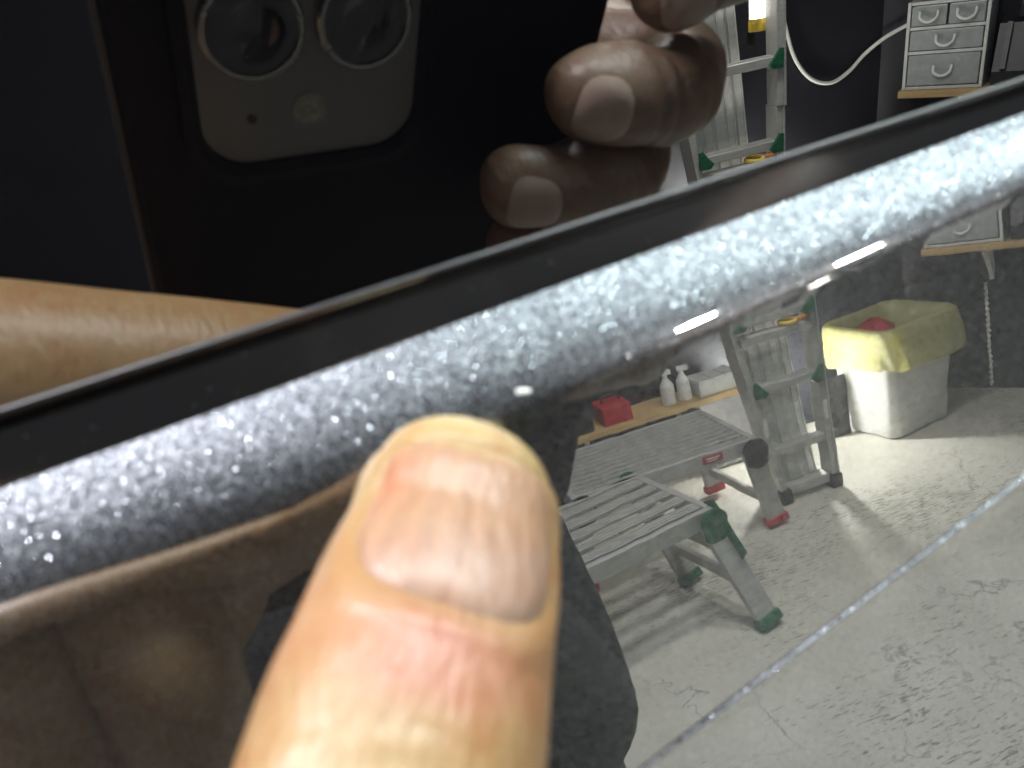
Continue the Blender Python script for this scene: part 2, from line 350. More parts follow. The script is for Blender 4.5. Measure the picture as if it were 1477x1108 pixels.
# window glass: a 4 mm sheet standing on the belt line; a dark cavity behind the gap under it
bm = bmesh.new(); box(bm, (0, 0.002, 0.150 - 0.0003), (0.86, 0.004, 0.300), bev=0.0004)
mesh('window_glass', bm, M['glass'], door)
bm = bmesh.new(); box(bm, (0, 0.0105, -0.0035), (0.86, 0.012, 0.006)); mesh('belt_channel', bm, M['rubber'], door)
bm = bmesh.new()
tube(bm, [(x / 1000, -0.00012, 0.00042) for x in range(-430, 431, 10)], 0.00030, 10); mesh('glass_seal', bm, M['rubber'], door, smooth=True)
# small chip in the paint on the shoulder
cx_, ct = -1.3, 0.70
so, sz = shoulder(cx_, ct)
so2, sz2 = shoulder(cx_, ct + 0.05); td = Vector((0, -(so2 - so), sz2 - sz)).normalized(); nd = Vector((1, 0, 0)).cross(td); nd = nd if nd.y < 0 else -nd
bm = bmesh.new(); rows = []
for i in range(7):
    r = i / 6; rows.append([(Vector((cx_, -so, sz)) + Vector((1, 0, 0)) * (0.75 * r * math.cos(a) * (1 + 0.25 * math.sin(3 * a + 1))) + td * (0.42 * r * math.sin(a) * (1 + 0.3 * math.cos(2 * a)) + 0.3 * r * math.cos(a) * 0.6) + nd * (0.10 * (1 - r * r) + 0.01)) / 1000 for a in [2 * math.pi * k / 18 for k in range(18)]])
grid(bm, rows[1:], True); bm.faces.new([v for v in list(bm.verts)[:18]])
tag(mesh('paint_chip', bm, M['chip'], door, smooth=True), 'tiny white chip in the metallic paint just above the fingertip')

# ------------------------------------------------------------------ the person: jacket, trousers, head, two bare hands
person = thing('person', 'person in black jacket pointing one bare finger at the car paint and holding a phone', 'person', (-0.03, -0.42, 0))
INV = Matrix.Translation((0.03, 0.42, 0))
def put(o, world):
    o.parent = person; o.matrix_parent_inverse = Matrix.Identity(4); o.matrix_basis = INV @ world; return o
V3 = Vector
def ring_path(pts, n=6):
    a = catmull(pts, n); return a
# -- pointing hand, millimetres in the pose frame
fc = [(-3.3, -4.2, -73.0, 0), (-4.4, -8.9, -70.0, 8.1), (-5.26, -13.9, -66.0, 9.2), (-6.1, -17.6, -62.0, 9.8), (-7.0, -21.5, -58.0, 10.1), (-7.8, -25.0, -54.5, 10.4), (-9.2, -33, -48, 10.6), (-11.5, -43, -40, 10.4), (-15, -58, -29, 11.4), (-19, -68, -21, 13)]
cen = catmull([p[:3] for p in fc], 24); wid = [w[0] for w in catmull([(p[3],) for p in fc], 24)]
s_arc = [0.0]
for a, b in zip(cen, cen[1:]): s_arc.append(s_arc[-1] + float(np.linalg.norm(b - a)))
L1 = s_arc[24]
def width(i):
    s = s_arc[i]
    return wid[24] * math.sqrt(max(0, 1 - (1 - min(s / (L1 * 1.12), 1)) ** 2)) if i < 26 else wid[i]
UPH = V3((0.30, 0.60, 0.74))
def fframe(i):
    a = V3(cen[min(i + 1, len(cen) - 1)] - cen[max(i - 1, 0)]).normalized()
    u = (UPH - a * UPH.dot(a)).normalized(); return a, u, u.cross(a) * -1
NS0, NS1 = 4.6, 22.3                                        # nail: arc length of free edge and cuticle
def nail_r(s, ph):
    a = (s - (NS0 + NS1) / 2) / ((NS1 - NS0) / 2); b = (ph - math.pi / 2) / R(54)
    return (abs(a) ** (2.6 if a > 0 else 3.4) + abs(b) ** 3) ** (1 / 2.8), a, b
def smooth(a, b, x): t = min(max((x - a) / (b - a), 0), 1); return t * t * (3 - 2 * t)
def fpoint(i, ph, lift=0.0):
    a, u, sd = fframe(i); w = width(i); s = s_arc[i]
    h = w * (0.80 if math.sin(ph) > 0 else 0.84)
    cx, sy = math.cos(ph), math.sin(ph)
    q = (abs(cx) ** 2.25 + abs(sy) ** 2.25) ** (-1 / 2.25)
    p = V3(cen[i]) + sd * (w * q * cx) + u * (h * q * sy)
    r, na, nb = nail_r(s, ph); nrm_ = (sd * cx / w + u * sy / h).normalized() if w > 0.01 else u
    d = lift
    if lift == 0.0:
        d += 0.32 * math.exp(-((r - 1.14) / 0.12) ** 2) * (1 if na > -0.4 else 0.3) - 0.25 * smooth(1.03, 0.90, r)
        d += 0.03 * math.sin(s * 1.1 + 2 * nb) * smooth(24, 28, s) * max(0, sy)
        for s0 in (30.5, 32.6, 34.4): d -= 0.06 * math.exp(-((s - s0 - 0.8 * math.sin(3 * ph)) / 0.45) ** 2) * max(0, sy)
    return p + nrm_ * d
NPH = 96
def pig(i, ph):
    s = s_arc[i]; r, na, nb = nail_r(s, ph)
    c = np.array((0.44, 0.275, 0.13)); pale = np.array((0.54, 0.41, 0.19)); red = np.array((0.47, 0.165, 0.095)); pink = np.array((0.52, 0.235, 0.16)); org = np.array((0.47, 0.225, 0.09))
    c = c + (pale - c) * smooth(7.5, 2.5, s)
    c = c + (pale - c) * 0.6 * smooth(-0.2, -0.75, math.cos(ph) * -1) * smooth(26, 14, s) * 0
    c = c + (pale * 1.0 - c) * 0.75 * math.exp(-((nb + 1.35) / 0.25) ** 2) * smooth(18, 8, s)
    c = c + (org - c) * 0.85 * math.exp(-((s - 22.5) / 5.0) ** 2 - ((nb - 1.25) / 0.55) ** 2)
    c = c + (org - c) * 0.6 * math.exp(-((s - 22.5) / 5.0) ** 2 - ((nb + 1.25) / 0.55) ** 2)
    c = c + (pink - c) * 0.95 * math.exp(-((s - 25.0) / 2.6) ** 2 - (nb / 0.75) ** 2)
    c = c + (red - c) * 0.7 * math.exp(-((s - 27.2) / 1.3) ** 2 - ((nb + 0.05) / 0.45) ** 2)
    c = c + (pale - c) * 0.25 * math.exp(-((s - 33) / 4) ** 2 - (nb / 1.2) ** 2)
    return c * 0.74
bm = bmesh.new(); rows = []
idx = [i for i in range(1, len(cen))]
for i in idx: rows.append([fpoint(i, 2 * math.pi * k / NPH) for k in range(NPH)])
Vv = grid(bm, rows, True); bm.faces.new(Vv[0][::-1])
PG = [pig(i, 2 * math.pi * k / NPH) for i in idx for k in range(NPH)]
def blob_tube(bm, pts, rads, n=28, sub=8, flat=1.0, flatdir=None):
    c = catmull(pts, sub); rr = [q[0] for q in catmull([(q,) for q in rads], sub)]
    L = [0.0]
    for a, b in zip(c, c[1:]): L.append(L[-1] + float(np.linalg.norm(b - a)))
    secs = []; pr = None
    # round the far end
    for i, p in enumerate(c):
        t = V3(c[min(i + 1, len(c) - 1)] - c[max(i - 1, 0)]).normalized()
        x = (V3(flatdir) - t * V3(flatdir).dot(t)).normalized() if flatdir is not None else (t.orthogonal().normalized() if pr is None else (pr - t * pr.dot(t)).normalized())
        pr = x; y = t.cross(x)
        end = L[-1] - L[i]; r = rr[i] * (math.sqrt(max(0.0, 1 - (1 - min(end / rr[i], 1)) ** 2)) if end < rr[i] else 1)
        secs.append((p, x * max(r * flat, 0.05), y * max(r, 0.05)))
    loft(bm, secs, n)
blob_tube(bm, [(-28, -84, -6), (-34, -64, -24), (-32, -57, -46), (-29, -72, -52), (-26, -82, -38)], [11, 11, 10.2, 9.4, 8.2])
blob_tube(bm, [(-46, -92, 0), (-50, -72, -19), (-47, -66, -42), (-43, -80, -48), (-39, -88, -34)], [10.5, 10.6, 9.8, 9, 8])
blob_tube(bm, [(-60, -102, 6), (-64, -84, -12), (-61, -79, -32), (-56, -90, -38), (-52, -97, -26)], [9.5, 9.5, 8.6, 8, 7])
blob_tube(bm, [(-34, -104, 6), (-54, -76, -9), (-60, -43, -26), (-30, -40, -35), (10, -49, -37)], [16, 16, 17.5, 14.0, 10.5])
fl = V3((0.1, 0.6, 0.78))
loft(bm, [((-18, -66, -20), V3((9, 3, 3)), fl * 9), ((-27, -74, -14), V3((24, -5, 4)), fl * 12), ((-34, -88, -6), V3((31, -9, 5)), fl * 14), ((-32, -108, 6), V3((32, -9, 5)), fl * 15.5), ((-28, -130, 17), V3((27, -8, 5)), fl * 15.5), ((-26, -148, 26), V3((21, -7, 4)), fl * 14.5), ((-28, -175, 40), V3((21, -7, 4)), fl * 15.5)], 28)
bm.verts.ensure_lookup_table(); nv = len(bm.verts)
bmesh.ops.scale(bm, verts=bm.verts, vec=(0.001,) * 3)
hand = mesh('hand', bm, M['skin'], smooth=True)
ca = hand.data.color_attributes.new('pigment', 'FLOAT_COLOR', 'POINT')
for k in range(nv):
    c = PG[k] if k < len(PG) else (0.32, 0.20, 0.098); ca.data[k].color = (*c, 1)
put(hand, POSE); hand['label'] = 'bare hand with one outstretched finger touching the paint'
# its nail: a curved plate with a rounded rim, in the bed on the back of the finger
bm = bmesh.new(); rows = []
ii = [i for i in range(len(cen)) if NS0 - 0.6 < s_arc[i] < NS1 + 0.6]
rows = []
for j in range(31):
    rr = j / 30
    row = []
    for k in range(72):
        th = 2 * math.pi * k / 72; ca_, sa_ = math.cos(th), math.sin(th)
        ex = 2.6 if ca_ > 0 else 3.4
        q = 1.0 / ((abs(ca_) ** ex + abs(sa_) ** 3) ** (1 / 2.8))
        s = (NS0 + NS1) / 2 + ca_ * q * rr * 0.97 * (NS1 - NS0) / 2; ph = math.pi / 2 + sa_ * q * rr * 0.97 * R(54)
        i = min(range(len(s_arc)), key=lambda z: abs(s_arc[z] - s)); i0 = max(min(i if s_arc[i] <= s else i - 1, len(cen) - 2), 0)
        f = (s - s_arc[i0]) / (s_arc[i0 + 1] - s_arc[i0])
        lift = (0.30 + 0.14 * (0.5 + 0.5 * ca_ * rr)) * (1 - rr ** 10) - 0.24 * rr ** 10 + 0.0001 + 0.018 * math.sin(ph * 55)
        row.append((fpoint(i0, ph, lift) * (1 - f) + fpoint(i0 + 1, ph, lift) * f) / 1000)
    rows.append(row)
Vn = grid(bm, rows[1:], True); bm.faces.new(Vn[0])
nl = mesh('fingernail', bm, M['nailp'], smooth=True); nl.parent = hand
ca = nl.data.color_attributes.new('pigment', 'FLOAT_COLOR', 'POINT')
for v in nl.data.vertices:
    j_, k_ = divmod(v.index, 72); rr = (j_ + 1) / 30; th = 2 * math.pi * k_ / 72; na = math.cos(th) * rr; nb = math.sin(th) * rr
    c = np.array((0.45, 0.27, 0.165)); c = c + (np.array((0.45, 0.29, 0.21)) - c) * smooth(0.10, 0.55, na + 0.35 * nb)
    c = c + (np.array((0.55, 0.20, 0.11)) - c) * 0.6 * math.exp(-((nb + 0.85) / 0.25) ** 2 - ((na + 0.3) / 0.4) ** 2)
    c = c + (np.array((0.51, 0.385, 0.20)) - c) * smooth(-0.62, -0.95, na)
    c = c * 0.76 * (1 + 0.05 * math.sin(nb * 26)); ca.data[v.index].color = (*c, 1)
# -- hand that holds the phone
def finger(bm, pts, rads): blob_tube(bm, pts, rads, 30, 20)
bm = bmesh.new()
FG = [[(103, 16, 20), (109, 33, 2), (101, 28, -10), (87, 18, -11), (74, 11, -7)], [(98, -12, 22), (100, -7, -1), (87, -6.4, -15), (70, -5, -17), (55, -5.2, -12)],
      [(96, -36, 22), (94, -28, -1), (80, -26, -15), (60, -26, -17), (44, -26.5, -12)], [(92, -54, 22), (90, -47, 0), (80, -44, -13), (64, -43.5, -15), (50, -44, -11)]]
for pts, r in zip(FG, ([10, 10.5, 10, 9.2, 8], [10.5, 11, 10.6, 10, 8.8], [10, 10.5, 10, 9.5, 8.3], [9, 9.3, 8.8, 8, 7])): finger(bm, pts, r)
loft(bm, [((106, 0, 24), V3((3, 18, 0)), V3((3, 0, 9))), ((102, -22, 26), V3((4, 36, 0)), V3((7, 0, 12))), ((88, -38, 30), V3((22, 33, 0)), V3((7, 0, 13))), ((70, -62, 36), V3((26, 27, 0)), V3((5, 0, 15))), ((52, -92, 46), V3((20, 14, 0)), V3((0, 4, 15))), ((40, -120, 58), V3((20, 12, 0)), V3((0, 4, 15)))], 24)
blob_tube(bm, [(70, -60, 30), (20, -52, 26), (-8, -40, 22)], [13, 11.5, 9])
bmesh.ops.scale(bm, verts=bm.verts, vec=(0.001,) * 3)
for v in bm.verts:
    x, y, z = v.co * 1000
    if z < 0 and x > 50: v.co.z += 0.0009 * math.exp(-((x + 0.15 * y - 74) / 1.1) ** 2) + 0.0008 * math.exp(-((x + 0.15 * y - 78.5) / 1.0) ** 2) + 0.0007 * math.exp(-((x - 90) / 1.3) ** 2)
    v.co += V3((0, math.sin(x * 0.33 + z * 0.2), math.sin(x * 0.27 + y * 0.21))) * 0.0005
hold = put(mesh('hand', bm, M['skin2'], smooth=True), POSE); hold['label'] = 'hand with fingers curled round the back of the phone'
HB = BVHTree.FromPolygons([v.co * 1000 for v in hold.data.vertices], [list(p.vertices) for p in hold.data.polygons])
for (a, b), r in zip(((FG[0][3], FG[0][4]), (FG[1][3], FG[1][4]), (FG[2][3], FG[2][4]), (FG[3][3], FG[3][4])), (9, 9.8, 9.2, 7.8)):
    a = V3(a); b = V3(b); d = (b - a).normalized(); n_ = V3((0, 0, -1)); n_ = (n_ - d * n_.dot(d)).normalized(); sd = d.cross(n_); c0 = a + (b - a) * 0.40
    bm = bmesh.new(); rows = []
    for i in range(1, 11):
        q = i / 10; row = []
        for k in range(40):
            th = 2 * math.pi * k / 40; cq, sq = math.cos(th), math.sin(th); e = (abs(cq) ** 2.7 + abs(sq) ** 2.7) ** (-1 / 2.7) * q
            p = c0 + d * (5.6 * cq * e) + sd * (0.72 * r * sq * e)
            hit = HB.ray_cast(p + n_ * 16, -n_)[0]
            row.append(((hit if hit is not None else p + n_ * r * 0.9) + n_ * (0.55 * (1 - q ** 6) + 0.02)) / 1000)
        rows.append(row)
    Vk = grid(bm, rows, True); bm.faces.new(Vk[0]); n2 = mesh('fingernail', bm, M['nail'], smooth=True); n2.parent = hold
# -- clothes and head, in world metres
bm = bmesh.new()
def tor(z, cx, cy, a, b): return ((cx, cy, z), V3((a, -0.03, 0)), V3((0.02, b, 0)))
TS = [tor(0.62, -0.03, -0.48, 0.160, 0.135), tor(0.80, -0.02, -0.475, 0.165, 0.14), tor(1.0, -0.02, -0.47, 0.160, 0.130), tor(1.15, -0.015, -0.46, 0.155, 0.120), tor(1.27, -0.02, -0.45, 0.150, 0.110), tor(1.33, -0.03, -0.44, 0.130, 0.095), tor(1.37, -0.035, -0.43, 0.09, 0.075), tor(1.40, -0.035, -0.425, 0.06, 0.06)]
loft(bm, list(zip(catmull([t[0] for t in TS], 10), catmull([t[1] for t in TS], 10), catmull([t[2] for t in TS], 10))), 64)
tube(bm, [V3(p) for p in catmull([(-0.13, -0.43, 1.30), (-0.20, -0.34, 1.16), (-0.17, -0.20, 1.27), (-0.105, -0.085, 1.43)], 8)], [q[0] for q in catmull([(0.065,), (0.062,), (0.052,), (0.040,)], 8)], 20)
tube(bm, [V3(p) for p in catmull([(0.07, -0.44, 1.30), (0.075, -0.36, 1.19), (0.045, -0.25, 1.31), (0.016, -0.16, 1.40), (0.012, -0.105, 1.475)], 10)], [q[0] for q in catmull([(0.065,), (0.060,), (0.050,), (0.045,), (0.036,)], 10)], 28)
for v in bm.verts:
    v.co += V3((math.sin(v.co.z * 30 + v.co.x * 21), math.sin(v.co.z * 27 - v.co.x * 23 + 1), 0)) * 0.004
j = put(mesh('jacket', bm, M['cloth'], smooth=True), Matrix.Identity(4))
bm = bmesh.new()
for s in (-1, 1):
    loft(bm, [((-0.03 + s * 0.075, -0.48, z), V3((w, 0, 0)), V3((0, w * 1.15, 0))) for z, w in ((0.06, 0.075), (0.25, 0.078), (0.45, 0.082), (0.66, 0.092), (0.80, 0.098))], 20)
put(mesh('trousers', bm, M['cloth'], smooth=True), Matrix.Identity(4))
for s in (-1, 1):
    bm = bmesh.new(); loft(bm, [((-0.03 + s * 0.08, -0.56, 0.05), V3((0.04, 0, 0)), V3((0, 0, 0.045))), ((-0.03 + s * 0.08, -0.50, 0.055), V3((0.045, 0, 0)), V3((0, 0, 0.055))), ((-0.03 + s * 0.085, -0.40, 0.04), V3((0.05, 0, 0)), V3((0, 0, 0.04))), ((-0.03 + s * 0.088, -0.32, 0.028), V3((0.035, 0, 0)), V3((0, 0, 0.026)))], 18)
    put(mesh('shoe', bm, M['black'], smooth=True), Matrix.Identity(4))
bm = bmesh.new(); hc = V3((-0.03, -0.42, 1.50))
bmesh.ops.create_uvsphere(bm, u_segments=40, v_segments=28, radius=1)
for v in bm.verts:
    x, y, z = v.co; w = 0.070 * (1 - 0.22 * max(0, -z)); p = V3((x * w, y * 0.088, z * 0.108))
    if y > 0.3:                                                    # face towards +y: nose, sockets, lips, chin
        p.y += 0.020 * math.exp(-(x / 0.16) ** 2 - ((z + 0.12) / 0.16) ** 2)
        for s in (-1, 1): p.y -= 0.009 * math.exp(-((x - s * 0.42) / 0.2) ** 2 - ((z - 0.08) / 0.12) ** 2)
        p.y += 0.006 * math.exp(-(x / 0.3) ** 2 - ((z + 0.48) / 0.07) ** 2) + 0.008 * math.exp(-(x / 0.3) ** 2 - ((z + 0.80) / 0.15) ** 2)
    v.co = hc + p
for s in (-1, 1): loft(bm, [(hc + V3((s * 0.064, -0.012, -0.005)), V3((0, 0.012, 0)), V3((0, 0, 0.020))), (hc + V3((s * 0.078, -0.022, 0)), V3((0, 0.016, 0)), V3((0, 0, 0.028))), (hc + V3((s * 0.080, -0.024, 0)), V3((0, 0.010, 0)), V3((0, 0, 0.018)))], 12)
loft(bm, [((-0.032, -0.43, 1.36), V3((0.055, 0, 0)), V3((0, 0.055, 0))), ((-0.03, -0.425, 1.41), V3((0.05, 0, 0)), V3((0, 0.052, 0))), ((-0.03, -0.42, 1.46), V3((0.048, 0, 0)), V3((0, 0.05, 0)))], 20)
head = put(mesh('head', bm, M['skin2'], smooth=True), Matrix.Identity(4))
bm = bmesh.new(); bmesh.ops.create_uvsphere(bm, u_segments=32, v_segments=20, radius=1)
for v in bm.verts:
    x, y, z = v.co; low = z < 0.35 and y > -0.15
    v.co = hc + V3((x * 0.076, y * 0.094 - 0.008, z * 0.116)) * (0.9 if low else 1.0 + 0.02 * math.sin(x * 31 + z * 17))
hr = mesh('hair', bm, M['hair'], smooth=True); hr.parent = head; hr.matrix_basis = Matrix.Identity(4)
for s in (-1, 1):
    bm = bmesh.new(); bmesh.ops.create_uvsphere(bm, u_segments=14, v_segments=10, radius=0.0105); bmesh.ops.translate(bm, verts=bm.verts, vec=hc + V3((s * 0.029, 0.066, 0.009)))
    e = mesh('eye', bm, M['lens'], smooth=True); e.parent = head

# ------------------------------------------------------------------ the phone that takes the picture (its main lens sits round the viewpoint)
ph = thing('phone', 'black cased phone with a two lens grey camera plate held up to the car window', 'phone', mat=POSE @ Matrix.Rotation(R(4), 4, 'Z'))
mm = 0.001
def rrect(x0, x1, y0, y1, r, n=8):
    pts = []
    for cx, cy, a0 in ((x1 - r, y1 - r, 0), (x0 + r, y1 - r, 90), (x0 + r, y0 + r, 180), (x1 - r, y0 + r, 270)):
        for k in range(n + 1): a = R(a0 + 90 * k / n); pts.append((cx + r * math.cos(a), cy + r * math.sin(a)))
    return pts
def slab(bm, prof, n=8):
    """prof: list of (x0,x1,y0,y1,r,z) rings in mm"""
    rows = [[V3((x, y, z)) * mm for x, y in rrect(x0, x1, y0, y1, r, n)] for x0, x1, y0, y1, r, z in prof]
    V = grid(bm, rows, True); bm.faces.new(V[0][::-1]); bm.faces.new(V[-1])
X0, X1, Y0, Y1 = -23, 80, -120, 24
bm = bmesh.new(); slab(bm, [(X0 + 3, X1 - 3, Y0 + 3, Y1 - 3, 9, 4.2), (X0 + 1, X1 - 1, Y0 + 1, Y1 - 1, 10, 4.6), (X0, X1, Y0, Y1, 11, 6), (X0, X1, Y0, Y1, 11, 13), (X0 + 1.5, X1 - 1.5, Y0 + 1.5, Y1 - 1.5, 10, 14.5)]); mesh('case', bm, M['phoneb'], ph, smooth=False)
for k, z in enumerate((6.6, 8.6, 10.6)):
    bm = bmesh.new(); box(bm, ((X0 - 0.3) * mm, (Y0 + Y1) / 2 * mm, z * mm), (0.9 * mm, 140 * mm, 0.7 * mm), bev=0.0002); mesh('edge_ridge', bm, M['darkmetal'], ph)
bm = bmesh.new()
a = rrect(-13.5, 36, -31, 20, 11); b = rrect(-10.5, 32.5, -26.5, 16, 9)
rows = [[V3((x, y, 4.4)) * mm for x, y in a], [V3((x, y, 2.4)) * mm for x, y in a], [V3(((x + u) / 2, (y + v) / 2, 2.0)) * mm for (x, y), (u, v) in zip(a, b)], [V3((x, y, 2.4)) * mm for x, y in b], [V3((x, y, 4.4)) * mm for x, y in b]]
grid(bm, rows, True); mesh('bump_rim', bm, M['phoneb'], ph)
pl = None
bm = bmesh.new(); slab(bm, [(-10.4, 32.4, -26.4, 15.9, 9, 3.2), (-10.4, 32.4, -26.4, 15.9, 9, 4.3)]); pl = mesh('camera_plate', bm, M['plate'], ph)
for cx, cy, hole in ((0.0, 0.0, True), (20.8, 0.2, False)):
    bm = bmesh.new(); rows = [[V3((cx + r * math.cos(2 * math.pi * k / 48), cy + r * math.sin(2 * math.pi * k / 48), z)) * mm for k in range(48)] for r, z in ((9.3, 3.3), (9.3, 1.9), (8.9, 1.5), (8.2, 1.5), (8.0, 2.0), (8.0, 3.0))]
    grid(bm, rows, True); rg = mesh('lens_ring', bm, M['ring'], ph, smooth=False)
    bm = bmesh.new(); rows = [[V3((cx + r * math.cos(2 * math.pi * k / 48), cy + r * math.sin(2 * math.pi * k / 48), z)) * mm for k in range(48)] for r, z in ((8.0, 2.0), (5.5, 1.9), (4.2, 2.3), (2.4, 2.6), (1.0, 2.7))]
    V = grid(bm, rows, True); bm.faces.new(V[-1]); mesh('lens', bm, M['lens'], rg, smooth=True)
for nm, cx, cy, r, m_ in (('flash', 10.2, -16.4, 3.4, 'flashlens'), ('microphone', -1.0, -17.3, 0.9, 'black')):
    bm = bmesh.new(); lathe(bm, [(r * mm * 0.2, 0), (r * mm, 0), (r * mm, 0.4 * mm), (r * 0.8 * mm, 0.4 * mm)], 24, (cx * mm, cy * mm, 2.9 * mm)); mesh(nm, bm, M[m_], ph)

# ------------------------------------------------------------------ what stands in the room and shows in the glass and the paint
def cylinder(bm, a, b, r, n=16): return tube(bm, [a, b], r, n)
# -- the folding ladder
lad = thing('step_ladder', 'silver folding ladder with green hinges standing upright against the stacked planks', 'ladder', (1.65, -2.705, 0))
def stile_x(s, z): return (0.160 - 0.01 * z if s > 0 else (-0.070 - 0.165 * min(z, 0.95) - 0.03 * max(0, z - 0.95)))
for s in (-1, 1):
    bm = bmesh.new()
    for z0, z1 in ((0.02, 0.95), (0.95, 1.55)):
        bar(bm, (stile_x(s, z0), 0, z0), (stile_x(s, z1), -0.01, z1), 0.024, 0.075, (0, 1, 0), 0.003)
        bar(bm, (stile_x(s, z0) + s * 0.016, 0.0, z0), (stile_x(s, z1) + s * 0.016, -0.01, z1), 0.009, 0.090, (0, 1, 0))
    st = mesh('stile', bm, M['alu'], lad)
    mesh('rubber_foot', bx((stile_x(s, 0.03) + s * 0.004, 0.0, 0.032), (0.05, 0.1, 0.064), bev=0.006), M['darkmetal'], st)
    zz = 0.36; mesh('sticker', bx((stile_x(s, zz), 0.0395, zz), (0.018, 0.003, 0.08)), M['label'], st)
for z in (0.235, 0.515, 0.805, 1.115, 1.425):
    xl, xr = stile_x(-1, z) + 0.013, stile_x(1, z) - 0.013; xm = (xl + xr) / 2
    bm = bmesh.new(); box(bm, (xm, 0.0, z), (xr - xl, 0.052, 0.034), bev=0.004)
    for k in (-1, 0, 1): box(bm, (xm, k * 0.015, z + 0.0185), (xr - xl - 0.002, 0.004, 0.004))
    rg = mesh('rung', bm, M['alu'], lad)
    if z > 0.4:
        for s in (-1, 1):
            bm = bmesh.new(); cx = stile_x(s, z) - s * 0.022
            V = [bm.verts.new((cx + s * a, 0.041, z + b)) for a, b in ((-0.035, -0.008), (-0.018, -0.024), (0.024, -0.022), (0.026, 0.044), (0.010, 0.046), (-0.010, 0.018))]
            f = bm.faces.new(V); g = bmesh.ops.extrude_face_region(bm, geom=[f]); bmesh.ops.translate(bm, verts=[v for v in g['geom'] if isinstance(v, bmesh.types.BMVert)], vec=(0, 0.012, 0))
            for a, b in ((0.012, -0.008), (0.016, 0.030), (-0.016, -0.004)): cylinder(bm, (cx + s * a, 0.052, z + b), (cx + s * a, 0.058, z + b), 0.006, 8)
            mesh('hinge', bm, M['green'], rg)
mesh('bottom_rail', bx((0.042, 0.0, 0.050), (0.20, 0.06, 0.04), bev=0.004), M['alu'], lad)
mesh('middle_rail', bx((-0.018, 0.012, 0.735), (0.325, 0.06, 0.035), bev=0.004), M['alu'], lad)
# orange ratchet left on a rung
rt = thing('tape_reel', 'small brass coloured reel resting on a ladder rung beside the green hinge', 'reel', (1.70, -2.69, 0.7535))
bm = bmesh.new(); tube(bm, [(0.033 * math.cos(a), 0.033 * math.sin(a), 0.012) for a in [2 * math.pi * k / 20 for k in range(21)]], 0.009, 8); mesh('ring', bm, M['yellow'], rt, smooth=True)
mesh('lever', bx((0.06, 0.0, 0.012), (0.07, 0.018, 0.014), bev=0.003), M['orange'], rt)
# -- stacked planks behind the ladder
pk = [(1.580, 0.052), (1.632, 0.050), (1.684, 0.052), (1.732, 0.042), (1.775, 0.042)]
names = ['leftmost upright aluminium plank behind the ladder', 'second upright aluminium plank from the left behind the ladder', 'middle upright aluminium plank of five behind the ladder', 'fourth upright aluminium plank from the left behind the ladder', 'rightmost upright aluminium plank, nearest the work light']
p0 = None
for k, (x, w) in enumerate(pk):
    bm = bmesh.new(); box(bm, (0, 0, 0.74), (w - 0.004, 0.03, 1.46), bev=0.003)
    for e in (-1, 1): box(bm, (e * (w / 2 - 0.006), 0.018, 0.74), (0.006, 0.008, 1.455))
    o = mesh('aluminium_plank', bm, M['aluflat']); o.location = (x + 0.012, -2.80 - 0.006 * (k % 2), 0.008); o.rotation_euler = (R(0.6), R(-5.2), 0)
    tag(o, names[k], 'plank', 'planks stacked behind the ladder')
# -- work lights
def work_light(x, y, z0, h, power, label, col):
    t = thing('work_light', label, 'work light', (x, y, z0), 0, 'stick work lights by the ladder')
    bm = bmesh.new(); tube(bm, [(0, 0, 0.045), (0, 0, h)], 0.028, 16); mesh('lit_tube', bm, emit('lit_tube', col, power / (math.pi * 2 * math.pi * 0.028 * h)), t, smooth=False)
    bm = bmesh.new(); lathe(bm, [(0.020, 0), (0.033, 0.0), (0.034, 0.03), (0.031, 0.045)], 16); mesh('end_cap', bm, M['yellow'], t)
    bm = bmesh.new(); lathe(bm, [(0.031, h), (0.034, h + 0.02), (0.033, h + 0.05), (0.02, h + 0.05)], 16); mesh('top_cap', bm, M['yellow'], t)
    mesh('hook_bar', bx((0, -0.045, h / 2), (0.02, 0.02, h + 0.1)), M['black'], t)
work_light(1.785, -2.80, 1.215, 0.34, 6, 'lit stick work light hanging high beside the ladder stile', (1, 0.98, 0.9))
work_light(1.93, -3.16, 0.10, 0.36, 85, 'lit stick work light low on the back wall behind the ladder foot', (1, 1, 0.96))
